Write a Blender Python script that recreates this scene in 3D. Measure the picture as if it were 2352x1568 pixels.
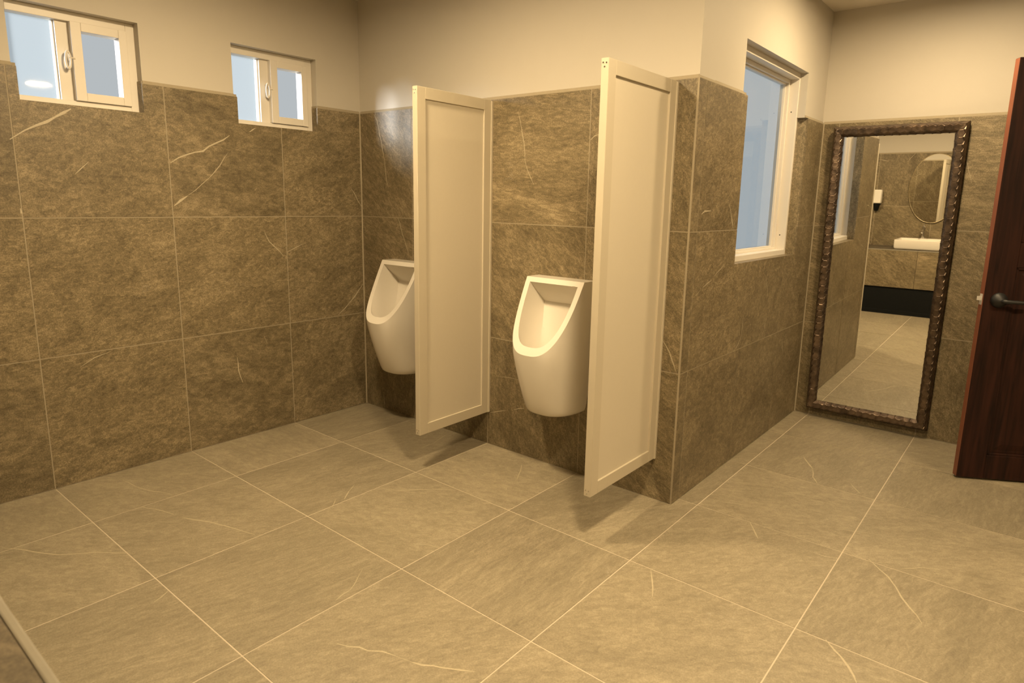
import bpy, bmesh, math, random
from mathutils import Vector, Matrix

# ------------------------------------------------------------------ camera, sky, sun, exposure
S = bpy.context.scene
COL = S.collection
for o in list(bpy.data.objects):
    bpy.data.objects.remove(o)

cam = bpy.data.cameras.new('camera')
cam_o = bpy.data.objects.new('camera', cam)
COL.objects.link(cam_o)
CAMLOC = Vector((3.33084, -2.51726, 1.32138))
Rz = Matrix.Rotation(math.radians(38.96579), 4, 'Z')
Rx = Matrix.Rotation(math.radians(79.36683), 4, 'X')
Rr = Matrix.Rotation(math.radians(1.19732), 4, 'Z')
cam_o.matrix_world = Matrix.Translation(CAMLOC) @ Rz @ Rx @ Rr
cam.sensor_fit = 'HORIZONTAL'
cam.sensor_width = 36.0
cam.lens = 1478.809 / 2352 * 36.0
cam.shift_x = (1176 - 1199.022) / 2352
cam.shift_y = (738.844 - 784) / 2352
cam.clip_start = 0.02
cam.dof.use_dof = True
cam.dof.focus_distance = 3.6
cam.dof.aperture_fstop = 5.0
S.camera = cam_o

SKY = (0.90, 0.965, 1.0)
SKY_STRENGTH = 0.52
SUN_STRENGTH = 10.0
LAMP_STRENGTH = 490.0
LAMP_COLOR = (1.0, 0.745, 0.425)

W = bpy.data.worlds.new('overcast_sky'); S.world = W; W.use_nodes = True
bg = W.node_tree.nodes['Background']
bg.inputs['Color'].default_value = (*SKY, 1); bg.inputs['Strength'].default_value = SKY_STRENGTH

sun = bpy.data.lights.new('hazy_sun', 'SUN')
sun.energy = SUN_STRENGTH; sun.angle = math.radians(18); sun.color = (0.95, 0.97, 1.0)
sun_o = bpy.data.objects.new('hazy_sun', sun); COL.objects.link(sun_o)
sun_o.rotation_euler = Vector((0.56, 0.81, -0.20)).to_track_quat('-Z', 'Y').to_euler()
sun_o.location = (-6, -6, 3)

S.view_settings.view_transform = 'Standard'
S.view_settings.look = 'None'
S.view_settings.gamma = 1.0
S.view_settings.use_curve_mapping = False
S.view_settings.exposure = 0.0

# ------------------------------------------------------------------ measures
A0, B0, T = 0.46519, -0.52379, 0.6          # floor/wall joint grid
XB, YD = 2.1743, 1.7891                      # corner of the urinal wall, mirror wall
YF, XR, ZC = -2.90, 6.0, 2.4567              # vanity wall, right wall, ceiling
ROWS = [0.0, 0.6015, 1.2082, 1.8172]
ZT = ROWS[3]
G = 0.0022                                   # half joint width
random.seed(7)

# ------------------------------------------------------------------ helpers
def link(o): COL.objects.link(o); return o

class MB:
    """collects geometry, builds one mesh object"""
    def __init__(s): s.v = []; s.f = []; s.m = []
    def add(s, vs, fs, mi=0):
        n = len(s.v); s.v += [Vector(v) for v in vs]
        for f in fs: s.f.append([n + i for i in f]); s.m.append(mi)
    def box(s, lo, hi, mi=0):
        x0, y0, z0 = lo; x1, y1, z1 = hi
        s.add([(x0,y0,z0),(x1,y0,z0),(x1,y1,z0),(x0,y1,z0),(x0,y0,z1),(x1,y0,z1),(x1,y1,z1),(x0,y1,z1)],
              [(0,3,2,1),(4,5,6,7),(0,1,5,4),(1,2,6,5),(2,3,7,6),(3,0,4,7)], mi)
    def tube(s, pts, r, n=12, mi=0, caps=True):
        pts = [Vector(p) for p in pts]; rs = r if isinstance(r, (list, tuple)) else [r] * len(pts)
        rings = []; up = None
        for i, p in enumerate(pts):
            d = (pts[min(i+1, len(pts)-1)] - pts[max(i-1, 0)]).normalized()
            if up is None:
                up = Vector((0,0,1)) if abs(d.z) < .9 else Vector((1,0,0))
            a = d.cross(up).normalized(); b = a.cross(d).normalized(); up = b
            rings.append([p + (a*math.cos(2*math.pi*k/n) + b*math.sin(2*math.pi*k/n)) * rs[i] for k in range(n)])
        base = len(s.v)
        for rg in rings: s.v += rg
        for i in range(len(pts)-1):
            for k in range(n):
                s.f.append([base+i*n+k, base+i*n+(k+1) % n, base+(i+1)*n+(k+1) % n, base+(i+1)*n+k]); s.m.append(mi)
        if caps:
            s.f.append([base+k for k in range(n)][::-1]); s.m.append(mi)
            s.f.append([base+(len(pts)-1)*n+k for k in range(n)]); s.m.append(mi)
    def build(s, name, mats, parent=None, bevel=0, smooth=None, seg=2, tf=None):
        me = bpy.data.meshes.new(name)
        off = Vector((0,0,0))
        if parent is not None and parent.type == 'EMPTY' and tf is None: off = parent.location
        vs = [(tf(v) if tf else v) - off for v in s.v]
        me.from_pydata([tuple(v) for v in vs], [], s.f)
        if not isinstance(mats, (list, tuple)): mats = [mats]
        for m in mats: me.materials.append(m)
        me.polygons.foreach_set('material_index', s.m)
        bm = bmesh.new(); bm.from_mesh(me); bmesh.ops.recalc_face_normals(bm, faces=bm.faces); bm.to_mesh(me); bm.free()
        if smooth is not None:
            me.polygons.foreach_set('use_smooth', [True]*len(me.polygons))
            me.set_sharp_from_angle(angle=math.radians(smooth))
        me.update()
        o = link(bpy.data.objects.new(name, me))
        if parent is not None: o.parent = parent
        if bevel:
            b = o.modifiers.new('bevel', 'BEVEL'); b.width = bevel; b.segments = seg
            b.limit_method = 'ANGLE'; b.angle_limit = math.radians(40)
        return o

def tag(o, label, cat, group=None, kind=None):
    o['label'] = label; o['category'] = cat
    if group: o['group'] = group
    if kind: o['kind'] = kind
    return o
def thing(name, label, cat, loc=(0,0,0), group=None, kind=None):
    o = link(bpy.data.objects.new(name, None)); o.location = loc; o.empty_display_size = 0.1
    return tag(o, label, cat, group, kind)
def copy_tree(o, parent=None):
    c = o.copy(); COL.objects.link(c)
    if parent is not None: c.parent = parent; c.matrix_parent_inverse = o.matrix_parent_inverse.copy()
    for ch in o.children: copy_tree(ch, c)
    return c

# ------------------------------------------------------------------ materials
def new_mat(name):
    m = bpy.data.materials.new(name); m.use_nodes = True
    nt = m.node_tree; return m, nt, nt.nodes['Principled BSDF']
def N(nt, t, **kw):
    n = nt.nodes.new(t)
    for k, v in kw.items(): setattr(n, k, v)
    return n
def plain(name, color, rough=0.5, metal=0.0, noise=0.05, scale=30, bump=0.0, coat=0.0, spec=0.5):
    m, nt, p = new_mat(name)
    tc = N(nt, 'ShaderNodeTexCoord'); nz = N(nt, 'ShaderNodeTexNoise'); nz.inputs['Scale'].default_value = scale
    nz.inputs['Detail'].default_value = 4
    nt.links.new(tc.outputs['Object'], nz.inputs['Vector'])
    r = N(nt, 'ShaderNodeValToRGB')
    r.color_ramp.elements[0].color = (*[c*(1-noise) for c in color], 1); r.color_ramp.elements[1].color = (*[min(1, c*(1+noise)) for c in color], 1)
    nt.links.new(nz.outputs['Fac'], r.inputs['Fac']); nt.links.new(r.outputs['Color'], p.inputs['Base Color'])
    p.inputs['Roughness'].default_value = rough; p.inputs['Metallic'].default_value = metal
    p.inputs['Coat Weight'].default_value = coat; p.inputs['Specular IOR Level'].default_value = spec
    if bump:
        b = N(nt, 'ShaderNodeBump'); b.inputs['Strength'].default_value = bump; b.inputs['Distance'].default_value = 0.002
        nt.links.new(nz.outputs['Fac'], b.inputs['Height']); nt.links.new(b.outputs['Normal'], p.inputs['Normal'])
    return m

def stone_mat(name, dark, mid, light, rough):
    m, nt, p = new_mat(name)
    L = nt.links.new
    geo = N(nt, 'ShaderNodeNewGeometry'); oi = N(nt, 'ShaderNodeObjectInfo')
    off = N(nt, 'ShaderNodeVectorMath', operation='MULTIPLY_ADD')     # position + random * k : every slab has its own cut of stone
    comb = N(nt, 'ShaderNodeCombineXYZ')
    for i in range(3): L(oi.outputs['Random'], comb.inputs[i])
    off.inputs[1].default_value = (37, 53, 71)
    L(comb.outputs[0], off.inputs[0]); L(geo.outputs['Position'], off.inputs[2])
    rot = N(nt, 'ShaderNodeVectorRotate', rotation_type='AXIS_ANGLE'); rot.inputs['Axis'].default_value = (0.57, 0.57, 0.57)
    ang = N(nt, 'ShaderNodeMath', operation='MULTIPLY'); ang.inputs[1].default_value = 2.2
    L(oi.outputs['Random'], ang.inputs[0]); L(ang.outputs[0], rot.inputs['Angle']); L(off.outputs[0], rot.inputs['Vector'])
    st = N(nt, 'ShaderNodeMapping'); st.inputs['Scale'].default_value = (1.0, 0.24, 0.55); st.inputs['Rotation'].default_value = (0.5, 0.35, 0.6)
    L(rot.outputs[0], st.inputs['Vector'])
    def noise(src, scale, detail, rough, dist):
        n = N(nt, 'ShaderNodeTexNoise'); n.inputs['Scale'].default_value = scale; n.inputs['Detail'].default_value = detail
        n.inputs['Roughness'].default_value = rough; n.inputs['Distortion'].default_value = dist
        L(src, n.inputs['Vector']); return n
    n1 = noise(rot.outputs[0], 210, 8, 0.80, 0.3)          # grain
    n3 = noise(st.outputs[0], 75, 5, 0.65, 0.8)            # brushed streaks
    n2 = noise(st.outputs[0], 8, 5, 0.6, 1.2)              # clouds
    mx = None
    for n, k in ((n1, 0.50), (n3, 0.30), (n2, 0.20)):
        q = N(nt, 'ShaderNodeMath', operation='MULTIPLY_ADD'); q.inputs[1].default_value = k; q.inputs[2].default_value = 0
        L(n.outputs['Fac'], q.inputs[0])
        if mx: L(mx.outputs[0], q.inputs[2])
        mx = q
    r = N(nt, 'ShaderNodeValToRGB'); cr = r.color_ramp
    cr.elements[0].position = 0.40; cr.elements[0].color = (*dark, 1)
    cr.elements[1].position = 0.62; cr.elements[1].color = (*light, 1)
    e = cr.elements.new(0.5); e.color = (*mid, 1)
    L(mx.outputs[0], r.inputs['Fac'])
    # slab to slab tone
    hsv = N(nt, 'ShaderNodeHueSaturation')
    vv = N(nt, 'ShaderNodeMapRange'); vv.inputs['To Min'].default_value = 0.90; vv.inputs['To Max'].default_value = 1.08
    L(oi.outputs['Random'], vv.inputs['Value']); L(vv.outputs[0], hsv.inputs['Value']); L(r.outputs['Color'], hsv.inputs['Color'])
    # faint pale hairlines
    vo = N(nt, 'ShaderNodeTexVoronoi', feature='DISTANCE_TO_EDGE'); vo.inputs['Scale'].default_value = 2.6
    nd = N(nt, 'ShaderNodeTexNoise'); nd.inputs['Scale'].default_value = 3.0; nd.inputs['Detail'].default_value = 5
    L(off.outputs[0], nd.inputs['Vector'])
    dv = N(nt, 'ShaderNodeMix', data_type='RGBA', blend_type='LINEAR_LIGHT'); dv.inputs[0].default_value = 0.35
    L(off.outputs[0], dv.inputs[6]); L(nd.outputs['Color'], dv.inputs[7]); L(dv.outputs[2], vo.inputs['Vector'])
    lr = N(nt, 'ShaderNodeMapRange'); lr.inputs['From Min'].default_value = 0.0; lr.inputs['From Max'].default_value = 0.006
    lr.inputs['To Min'].default_value = 1; lr.inputs['To Max'].default_value = 0
    L(vo.outputs['Distance'], lr.inputs['Value'])
    ms = N(nt, 'ShaderNodeMapRange'); ms.inputs['From Min'].default_value = 0.58; ms.inputs['From Max'].default_value = 0.70
    nm = N(nt, 'ShaderNodeTexNoise'); nm.inputs['Scale'].default_value = 4.5; nm.inputs['Detail'].default_value = 3
    L(off.outputs[0], nm.inputs['Vector']); L(nm.outputs['Fac'], ms.inputs['Value'])
    mm = N(nt, 'ShaderNodeMath', operation='MULTIPLY'); L(lr.outputs[0], mm.inputs[0]); L(ms.outputs[0], mm.inputs[1])
    m2 = N(nt, 'ShaderNodeMath', operation='MULTIPLY'); m2.inputs[1].default_value = 0.40; L(mm.outputs[0], m2.inputs[0])
    mix = N(nt, 'ShaderNodeMix', data_type='RGBA'); L(m2.outputs[0], mix.inputs[0]); L(hsv.outputs[0], mix.inputs[6])
    mix.inputs[7].default_value = (0.42, 0.38, 0.31, 1)
    L(mix.outputs[2], p.inputs['Base Color'])
    p.inputs['Roughness'].default_value = rough
    b = N(nt, 'ShaderNodeBump'); b.inputs['Strength'].default_value = 0.22; b.inputs['Distance'].default_value = 0.0012
    L(n1.outputs['Fac'], b.inputs['Height']); L(b.outputs['Normal'], p.inputs['Normal'])
    return m

M = {}
M['wall_tile'] = stone_mat('grey_slate_wall_tile', (0.086,0.067,0.037), (0.182,0.145,0.083), (0.41,0.33,0.205), 0.42)
M['floor_tile'] = stone_mat('grey_slate_floor_tile', (0.200,0.172,0.119), (0.285,0.246,0.171), (0.42,0.364,0.258), 0.40)
M['counter_tile_shaded'] = stone_mat('shaded_slate_counter_tile', (0.040,0.032,0.020), (0.078,0.063,0.040), (0.16,0.13,0.085), 0.5)  # wall slate darkened: the corner vignette is painted into the counter colour
M['vein'] = plain('pale_quartz_vein', (0.47,0.41,0.29), 0.45, noise=0.25, scale=160)
M['wallgrout'] = plain('tan_wall_grout', (0.36,0.31,0.22), 0.85, noise=0.08, scale=80)
M['edge'] = plain('honed_counter_edge', (0.22,0.20,0.155), 0.5, noise=0.1)
M['grout'] = plain('beige_grout', (0.56,0.49,0.38), 0.85, noise=0.08, scale=80)
M['plaster'] = plain('cream_wall_paint', (0.56,0.525,0.455), 0.62, noise=0.015, scale=14, bump=0.05)
M['ceiling'] = plain('cream_ceiling_paint', (0.74,0.69,0.60), 0.8, noise=0.015, scale=10)
M['frame'] = plain('white_window_plastic', (0.74,0.70,0.63), 0.4, noise=0.01)
M['panel'] = plain('cream_partition_laminate', (0.60,0.545,0.435), 0.5, noise=0.015, scale=60)
M['panelframe'] = plain('beige_partition_frame', (0.54,0.485,0.375), 0.42, noise=0.015, scale=60)
M['ceramic'] = plain('glazed_white_ceramic', (0.77,0.73,0.65), 0.16, noise=0.006, spec=0.45)
M['shadowgap'] = plain('black_gap', (0.01,0.01,0.01), 0.8)
M['chrome'] = plain('polished_chrome', (0.75,0.74,0.72), 0.12, 1.0, noise=0.01)
M['steel'] = plain('brushed_steel', (0.78,0.76,0.72), 0.4, 0.6, noise=0.03)
M['blackmetal'] = plain('matt_black_iron', (0.010,0.010,0.010), 0.5, 0.0, noise=0.2)
M['black'] = plain('black_laminate', (0.007,0.008,0.008), 0.75, noise=0.2, spec=0.15)
M['mirror'] = plain('silvered_glass', (0.86,0.86,0.84), 0.0, 1.0, noise=0.0)
M['brass'] = plain('pale_gold_rim', (0.75,0.65,0.45), 0.25, 1.0, noise=0.02)
M['white'] = plain('white_plastic', (0.80,0.77,0.70), 0.35, noise=0.01)
M['amber'] = plain('amber_plastic', (0.55,0.35,0.16), 0.25, noise=0.05)
M['lampring'] = plain('white_lamp_ring', (0.75,0.73,0.68), 0.4, noise=0.01)

def bronze_mat():
    m, nt, p = new_mat('hammered_dark_bronze'); L = nt.links.new
    tc = N(nt, 'ShaderNodeTexCoord'); n = N(nt, 'ShaderNodeTexNoise'); n.inputs['Scale'].default_value = 28; n.inputs['Detail'].default_value = 6
    L(tc.outputs['Object'], n.inputs['Vector'])
    r = N(nt, 'ShaderNodeValToRGB'); r.color_ramp.elements[0].position = 0.3; r.color_ramp.elements[1].position = 0.75
    r.color_ramp.elements[0].color = (0.075,0.056,0.044,1); r.color_ramp.elements[1].color = (0.24,0.175,0.125,1)
    L(n.outputs['Fac'], r.inputs['Fac']); L(r.outputs['Color'], p.inputs['Base Color'])
    p.inputs['Metallic'].default_value = 0.8; p.inputs['Roughness'].default_value = 0.36
    return m
M['bronze'] = bronze_mat()

def wood_mat():
    m, nt, p = new_mat('dark_mahogany'); L = nt.links.new
    tc = N(nt, 'ShaderNodeTexCoord'); mp = N(nt, 'ShaderNodeMapping'); mp.inputs['Scale'].default_value = (14, 14, 0.9)
    L(tc.outputs['Object'], mp.inputs['Vector'])
    n = N(nt, 'ShaderNodeTexNoise'); n.inputs['Scale'].default_value = 3.5; n.inputs['Detail'].default_value = 8; n.inputs['Distortion'].default_value = 0.6
    L(mp.outputs[0], n.inputs['Vector'])
    r = N(nt, 'ShaderNodeValToRGB'); r.color_ramp.elements[0].position = 0.32; r.color_ramp.elements[1].position = 0.72
    r.color_ramp.elements[0].color = (0.013,0.0062,0.0050,1); r.color_ramp.elements[1].color = (0.040,0.0145,0.0095,1)
    L(n.outputs['Fac'], r.inputs['Fac']); L(r.outputs['Color'], p.inputs['Base Color'])
    p.inputs['Roughness'].default_value = 0.55; p.inputs['Specular IOR Level'].default_value = 0.15
    b = N(nt, 'ShaderNodeBump'); b.inputs['Strength'].default_value = 0.12; b.inputs['Distance'].default_value = 0.001
    L(n.outputs['Fac'], b.inputs['Height']); L(b.outputs['Normal'], p.inputs['Normal'])
    return m
M['wood'] = wood_mat()
M['woodedge_lit'] = plain('lamplit_mahogany_edge', (0.20,0.066,0.034), 0.45, noise=0.2, scale=12)  # door wood brightened: lamp light on the latch edge put into the colour

def frosted_mat():
    m, nt, p = new_mat('frosted_glass'); L = nt.links.new
    nt.nodes.remove(p); out = nt.nodes['Material Output']
    tr = N(nt, 'ShaderNodeBsdfTranslucent'); tr.inputs['Color'].default_value = (0.84,0.90,0.93,1)
    tp = N(nt, 'ShaderNodeBsdfTransparent'); tp.inputs['Color'].default_value = (0.93,0.97,1.0,1)
    a = N(nt, 'ShaderNodeMixShader'); a.inputs[0].default_value = 0.84
    L(tr.outputs[0], a.inputs[1]); L(tp.outputs[0], a.inputs[2])
    gl = N(nt, 'ShaderNodeBsdfGlossy'); gl.inputs['Roughness'].default_value = 0.03
    fr = N(nt, 'ShaderNodeFresnel'); fr.inputs['IOR'].default_value = 1.45
    nz = N(nt, 'ShaderNodeTexNoise'); nz.inputs['Scale'].default_value = 400
    b = N(nt, 'ShaderNodeBump'); b.inputs['Strength'].default_value = 0.01; L(nz.outputs['Fac'], b.inputs['Height'])
    L(b.outputs['Normal'], tr.inputs['Normal'])
    x = N(nt, 'ShaderNodeMixShader'); L(fr.outputs[0], x.inputs[0]); L(a.outputs[0], x.inputs[1]); L(gl.outputs[0], x.inputs[2])
    L(x.outputs[0], out.inputs['Surface'])
    return m
M['frosted'] = frosted_mat()
def clear_mat():
    m, nt, p = new_mat('clear_glass_back'); nt.nodes.remove(p)
    tp = N(nt, 'ShaderNodeBsdfTransparent'); tp.inputs['Color'].default_value = (0.96,0.98,0.98,1)
    nt.links.new(tp.outputs[0], nt.nodes['Material Output'].inputs['Surface']); return m
M['clear'] = clear_mat()
def lamp_mat():
    m, nt, p = new_mat('glowing_lamp_diffuser')
    p.inputs['Base Color'].default_value = (0.8,0.8,0.78,1)
    p.inputs['Emission Color'].default_value = (*LAMP_COLOR, 1); p.inputs['Emission Strength'].default_value = LAMP_STRENGTH
    return m
M['lamp'] = lamp_mat()

# ------------------------------------------------------------------ walls and floor
class Plane:
    """wall frame: u along the wall, v up, d out of the wall into the room"""
    def __init__(s, org, u, n): s.o = Vector(org); s.u = Vector(u); s.n = Vector(n); s.w = Vector((0,0,1))
    def P(s, u, v, d): return s.o + s.u*u + s.w*v + s.n*d
    def box(s, mb, u0, u1, v0, v1, d0, d1, mi=0):
        c = [s.P(u, v, d) for d in (d0, d1) for u, v in ((u0,v0),(u1,v0),(u1,v1),(u0,v1))]
        mb.add(c, [(0,3,2,1),(4,5,6,7),(0,1,5,4),(1,2,6,5),(2,3,7,6),(3,0,4,7)], mi)
    def pane(s, mb, u0, u1, v0, v1, d0, d1):
        """glass sheet, frosted on the room side"""
        c = [s.P(u, v, d) for d in (d0, d1) for u, v in ((u0,v0),(u1,v0),(u1,v1),(u0,v1))]
        mb.add(c, [(4,5,6,7),(0,3,2,1),(0,1,5,4),(1,2,6,5),(2,3,7,6),(3,0,4,7)], 1); mb.m[-6] = 0
class FloorPlane(Plane):
    def __init__(s): s.o = Vector((0,0,0)); s.u = Vector((1,0,0)); s.w = Vector((0,1,0)); s.n = Vector((0,0,1))

def rects(u0, u1, v0, v1, holes):
    us = sorted({u0, u1, *[min(max(h[i], u0), u1) for h in holes for i in (0, 1)]})
    vs = sorted({v0, v1, *[min(max(h[i], v0), v1) for h in holes for i in (2, 3)]})
    out = []
    for a, b in zip(us, us[1:]):
        col = []
        for c, d in zip(vs, vs[1:]):
            m, k = (a+b)/2, (c+d)/2
            if b-a < 1e-5 or d-c < 1e-5 or any(h[0] < m < h[1] and h[2] < k < h[3] for h in holes): continue
            if col and abs(col[-1][3]-c) < 1e-6: col[-1] = (a, b, col[-1][2], d)
            else: col.append((a, b, c, d))
        for r in col:
            if out and abs(out[-1][1]-r[0]) < 1e-6 and out[-1][2:] == r[2:]: out[-1] = (out[-1][0], r[1], r[2], r[3])
            else: out.append(r)
    return out

VEINS = dict(
left= [([(-1.736, 1.524), (-1.685, 1.563), (-1.638, 1.59), (-1.571, 1.629), (-1.539, 1.65), (-1.509, 1.67)], 9), ([(-1.118, 1.466), (-1.078, 1.493), (-1.038, 1.51), (-0.958, 1.532), (-0.926, 1.558), (-0.887, 1.578), (-0.817, 1.62)], 6), ([(-0.708, 1.647), (-0.69, 1.66), (-0.675, 1.67)], 6), ([(-1.116, 1.262), (-1.083, 1.289), (-1.05, 1.311)], 12), ([(-1.05, 1.311), (-1.006, 1.342), (-0.93, 1.408), (-0.877, 1.467), (-0.829, 1.535)], 3), ([(-0.007, 0.785), (-0.041, 0.748), (-0.072, 0.712), (-0.149, 0.644), (-0.198, 0.609)], 6), ([(-0.079, 1.376), (-0.051, 1.34), (-0.005, 1.267)], 5), ([(-0.527, 1.008), (-0.466, 1.034), (-0.423, 1.052)], 5), ([(-1.579, 0.539), (-1.518, 0.573), (-1.486, 0.582), (-1.455, 0.589)], 4), ([(-0.849, 0.457), (-0.846, 0.383), (-0.826, 0.31)], 6), ([(-0.656, 1.136), (-0.641, 1.096), (-0.627, 1.071), (-0.545, 0.986)], 4), ([(-1.729, 1.249), (-1.726, 1.227), (-1.722, 1.207)], 9), ([(-0.69, 0.554), (-0.672, 0.506)], 4), ([(-1.52, 1.395), (-1.496, 1.419), (-1.464, 1.45)], 3)] ,
back= [([(0.132, 1.81), (0.163, 1.769), (0.177, 1.718), (0.199, 1.65), (0.21, 1.593), (0.224, 1.545), (0.234, 1.46), (0.256, 1.382)], 4), ([(0.336, 1.212), (0.379, 1.111), (0.431, 0.997)], 4), ([(1.243, 1.75), (1.264, 1.678), (1.285, 1.595), (1.293, 1.512), (1.311, 1.466), (1.35, 1.4)], 3), ([(1.671, 1.598), (1.691, 1.614), (1.716, 1.62)], 6), ([(1.077, 0.176), (1.129, 0.196), (1.2, 0.219)], 4), ([(1.251, 0.233), (1.322, 0.257)], 6), ([(1.131, 0.396), (1.202, 0.403), (1.283, 0.404)], 2.5), ([(0.177, 0.092), (0.178, 0.051), (0.188, 0.004)], 4), ([(2.079, 0.746), (2.118, 0.694), (2.135, 0.656), (2.16, 0.602)], 4)] ,
side= [([(0.101, 1.281), (0.138, 1.294), (0.202, 1.296)], 8), ([(0.401, 1.328), (0.432, 1.28), (0.473, 1.21)], 5), ([(0.104, 0.933), (0.152, 0.955)], 5), ([(0.169, 0.961), (0.263, 0.988)], 4), ([(0.29, 1.002), (0.395, 1.046)], 3), ([(0.607, 0.598), (0.661, 0.629), (0.699, 0.669), (0.699, 0.725), (0.703, 0.777)], 4), ([(1.373, 0.547), (1.421, 0.448)], 5), ([(0.999, 0.94), (1.053, 0.831)], 4)] ,
floor= [([(0.432, -2.014), (0.514, -1.962), (0.59, -1.925), (0.646, -1.891), (0.688, -1.843), (0.723, -1.8), (0.818, -1.721)], 6), ([(0.124, -1.493), (0.282, -1.47), (0.443, -1.408)], 4), ([(0.461, -1.544), (0.572, -1.499), (0.638, -1.481)], 4), ([(0.689, -1.471), (0.771, -1.434), (0.86, -1.399), (0.943, -1.373), (1.044, -1.346)], 5), ([(1.205, -1.783), (1.195, -1.757), (1.174, -1.724)], 4), ([(1.077, -0.749), (1.116, -0.74), (1.145, -0.723), (1.228, -0.64), (1.293, -0.579), (1.352, -0.541)], 5), ([(1.067, -1.004), (1.048, -0.98), (1.021, -0.954)], 4), ([(1.049, -0.928), (0.999, -0.868)], 9), ([(0.999, -0.868), (0.961, -0.809)], 5), ([(0.853, -0.288), (0.85, -0.205), (0.818, -0.108), (0.807, -0.034)], 3), ([(1.492, -0.258), (1.458, -0.201), (1.397, -0.105)], 6), ([(1.53, -0.383), (1.512, -0.356)], 5), ([(2.319, 0.164), (2.382, 0.203), (2.439, 0.227)], 4), ([(2.501, 0.077), (2.536, 0.024), (2.578, -0.041)], 7), ([(2.463, 0.985), (2.5, 0.924), (2.545, 0.852)], 7), ([(2.548, 0.84), (2.573, 0.749), (2.61, 0.687)], 5), ([(2.736, 0.793), (2.8, 0.698)], 4), ([(2.273, 1.516), (2.384, 1.586)], 5), ([(2.956, 0.089), (3.0, 0.04), (3.037, 0.004), (3.072, -0.054), (3.098, -0.109), (3.129, -0.156), (3.156, -0.191), (3.174, -0.226)], 5.5), ([(2.955, -0.518), (2.972, -0.535), (2.992, -0.555), (3.011, -0.57), (3.039, -0.602), (3.059, -0.631), (3.075, -0.662)], 6), ([(2.683, 0.081), (2.741, 0.132)], 5), ([(2.763, -0.002), (2.822, -0.003), (2.861, 0.016)], 4), ([(2.986, 0.084), (3.035, 0.125)], 4), ([(3.064, 0.102), (3.122, 0.158), (3.178, 0.188)], 5), ([(2.356, -0.529), (2.39, -0.584), (2.439, -0.673)], 5), ([(1.648, -1.396), (1.636, -1.361), (1.632, -1.322), (1.592, -1.261), (1.56, -1.216)], 3), ([(1.829, -1.514), (1.868, -1.498), (1.892, -1.48), (1.924, -1.473), (1.959, -1.447), (2.004, -1.434)], 5), ([(2.004, -1.434), (2.058, -1.421)], 2.5), ([(2.058, -1.421), (2.091, -1.409), (2.118, -1.39), (2.137, -1.382), (2.193, -1.349), (2.223, -1.33)], 6), ([(1.566, -0.978), (1.626, -0.943), (1.668, -0.934)], 4)] ,
end= [([(3.01, 0.444), (3.026, 0.415)], 5), ([(2.915, 1.606), (2.944, 1.525), (2.963, 1.467)], 3)] ,
far= [([(2.072, 1.661), (2.134, 1.72), (2.21, 1.781)], 6), ([(1.95, 1.715), (1.983, 1.766), (2.024, 1.817)], 6), ([(1.658, 1.756), (1.708, 1.741), (1.757, 1.736)], 6)])

def ribbons(pl, key):
    """each vein: a thin pale band in the stone's face, cut up by segment"""
    rnd = random.Random(len(key)*13 + 5); segs = []
    for pts, w in VEINS.get(key, []):
        w = w*0.00115
        P = [Vector(p) for p in pts]; Q = [P[0]]
        for a, b in zip(P, P[1:]):
            n = max(1, int((b-a).length/0.035)); d = (b-a); nn = Vector((-d.y, d.x)).normalized() if d.length else Vector((0,0))
            for i in range(1, n+1):
                q = a.lerp(b, i/n)
                if i < n: q = q + nn*rnd.uniform(-.004, .004)
                Q.append(q)
        L = len(Q); edge = []
        for i, q in enumerate(Q):
            d = (Q[min(i+1, L-1)]-Q[max(i-1, 0)]).normalized(); nn = Vector((-d.y, d.x))
            ww = w*0.5*rnd.uniform(0.45, 1.15)*(0.35 if i in (0, L-1) else 1)
            edge.append((q+nn*ww, q-nn*ww))
        for i in range(L-1): segs.append(((Q[i]+Q[i+1])/2, edge[i], edge[i+1]))
    return segs

def tiles(pl, parent, mat, us, vs, holes, key, d0=-0.008):
    segs = ribbons(pl, key)
    for a, b in zip(us, us[1:]):
        for c, d in zip(vs, vs[1:]):
            rr = rects(a+G, b-G, c+G, d-G, holes)
            if not rr: continue
            mb = MB()
            lift = random.uniform(-0.0003, 0.0003)
            for r in rr: pl.box(mb, *r, d0, lift)
            for m, e0, e1 in segs:
                if a <= m.x < b and c <= m.y < d and any(r[0] <= m.x <= r[1] and r[2] <= m.y <= r[3] for r in rr):
                    mb.add([pl.P(e[0], e[1], lift+0.0004) for e in (e0[0], e0[1], e1[1], e1[0])], [(0,1,2,3)], 1)
            mb.build('tile', [mat, M['vein']], parent)

def joints(lo, hi, base):
    k = math.ceil((lo-base+0.02)/T); out = [lo]
    while base+k*T < hi-0.02: out.append(base+k*T); k += 1
    return out+[hi]

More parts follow.
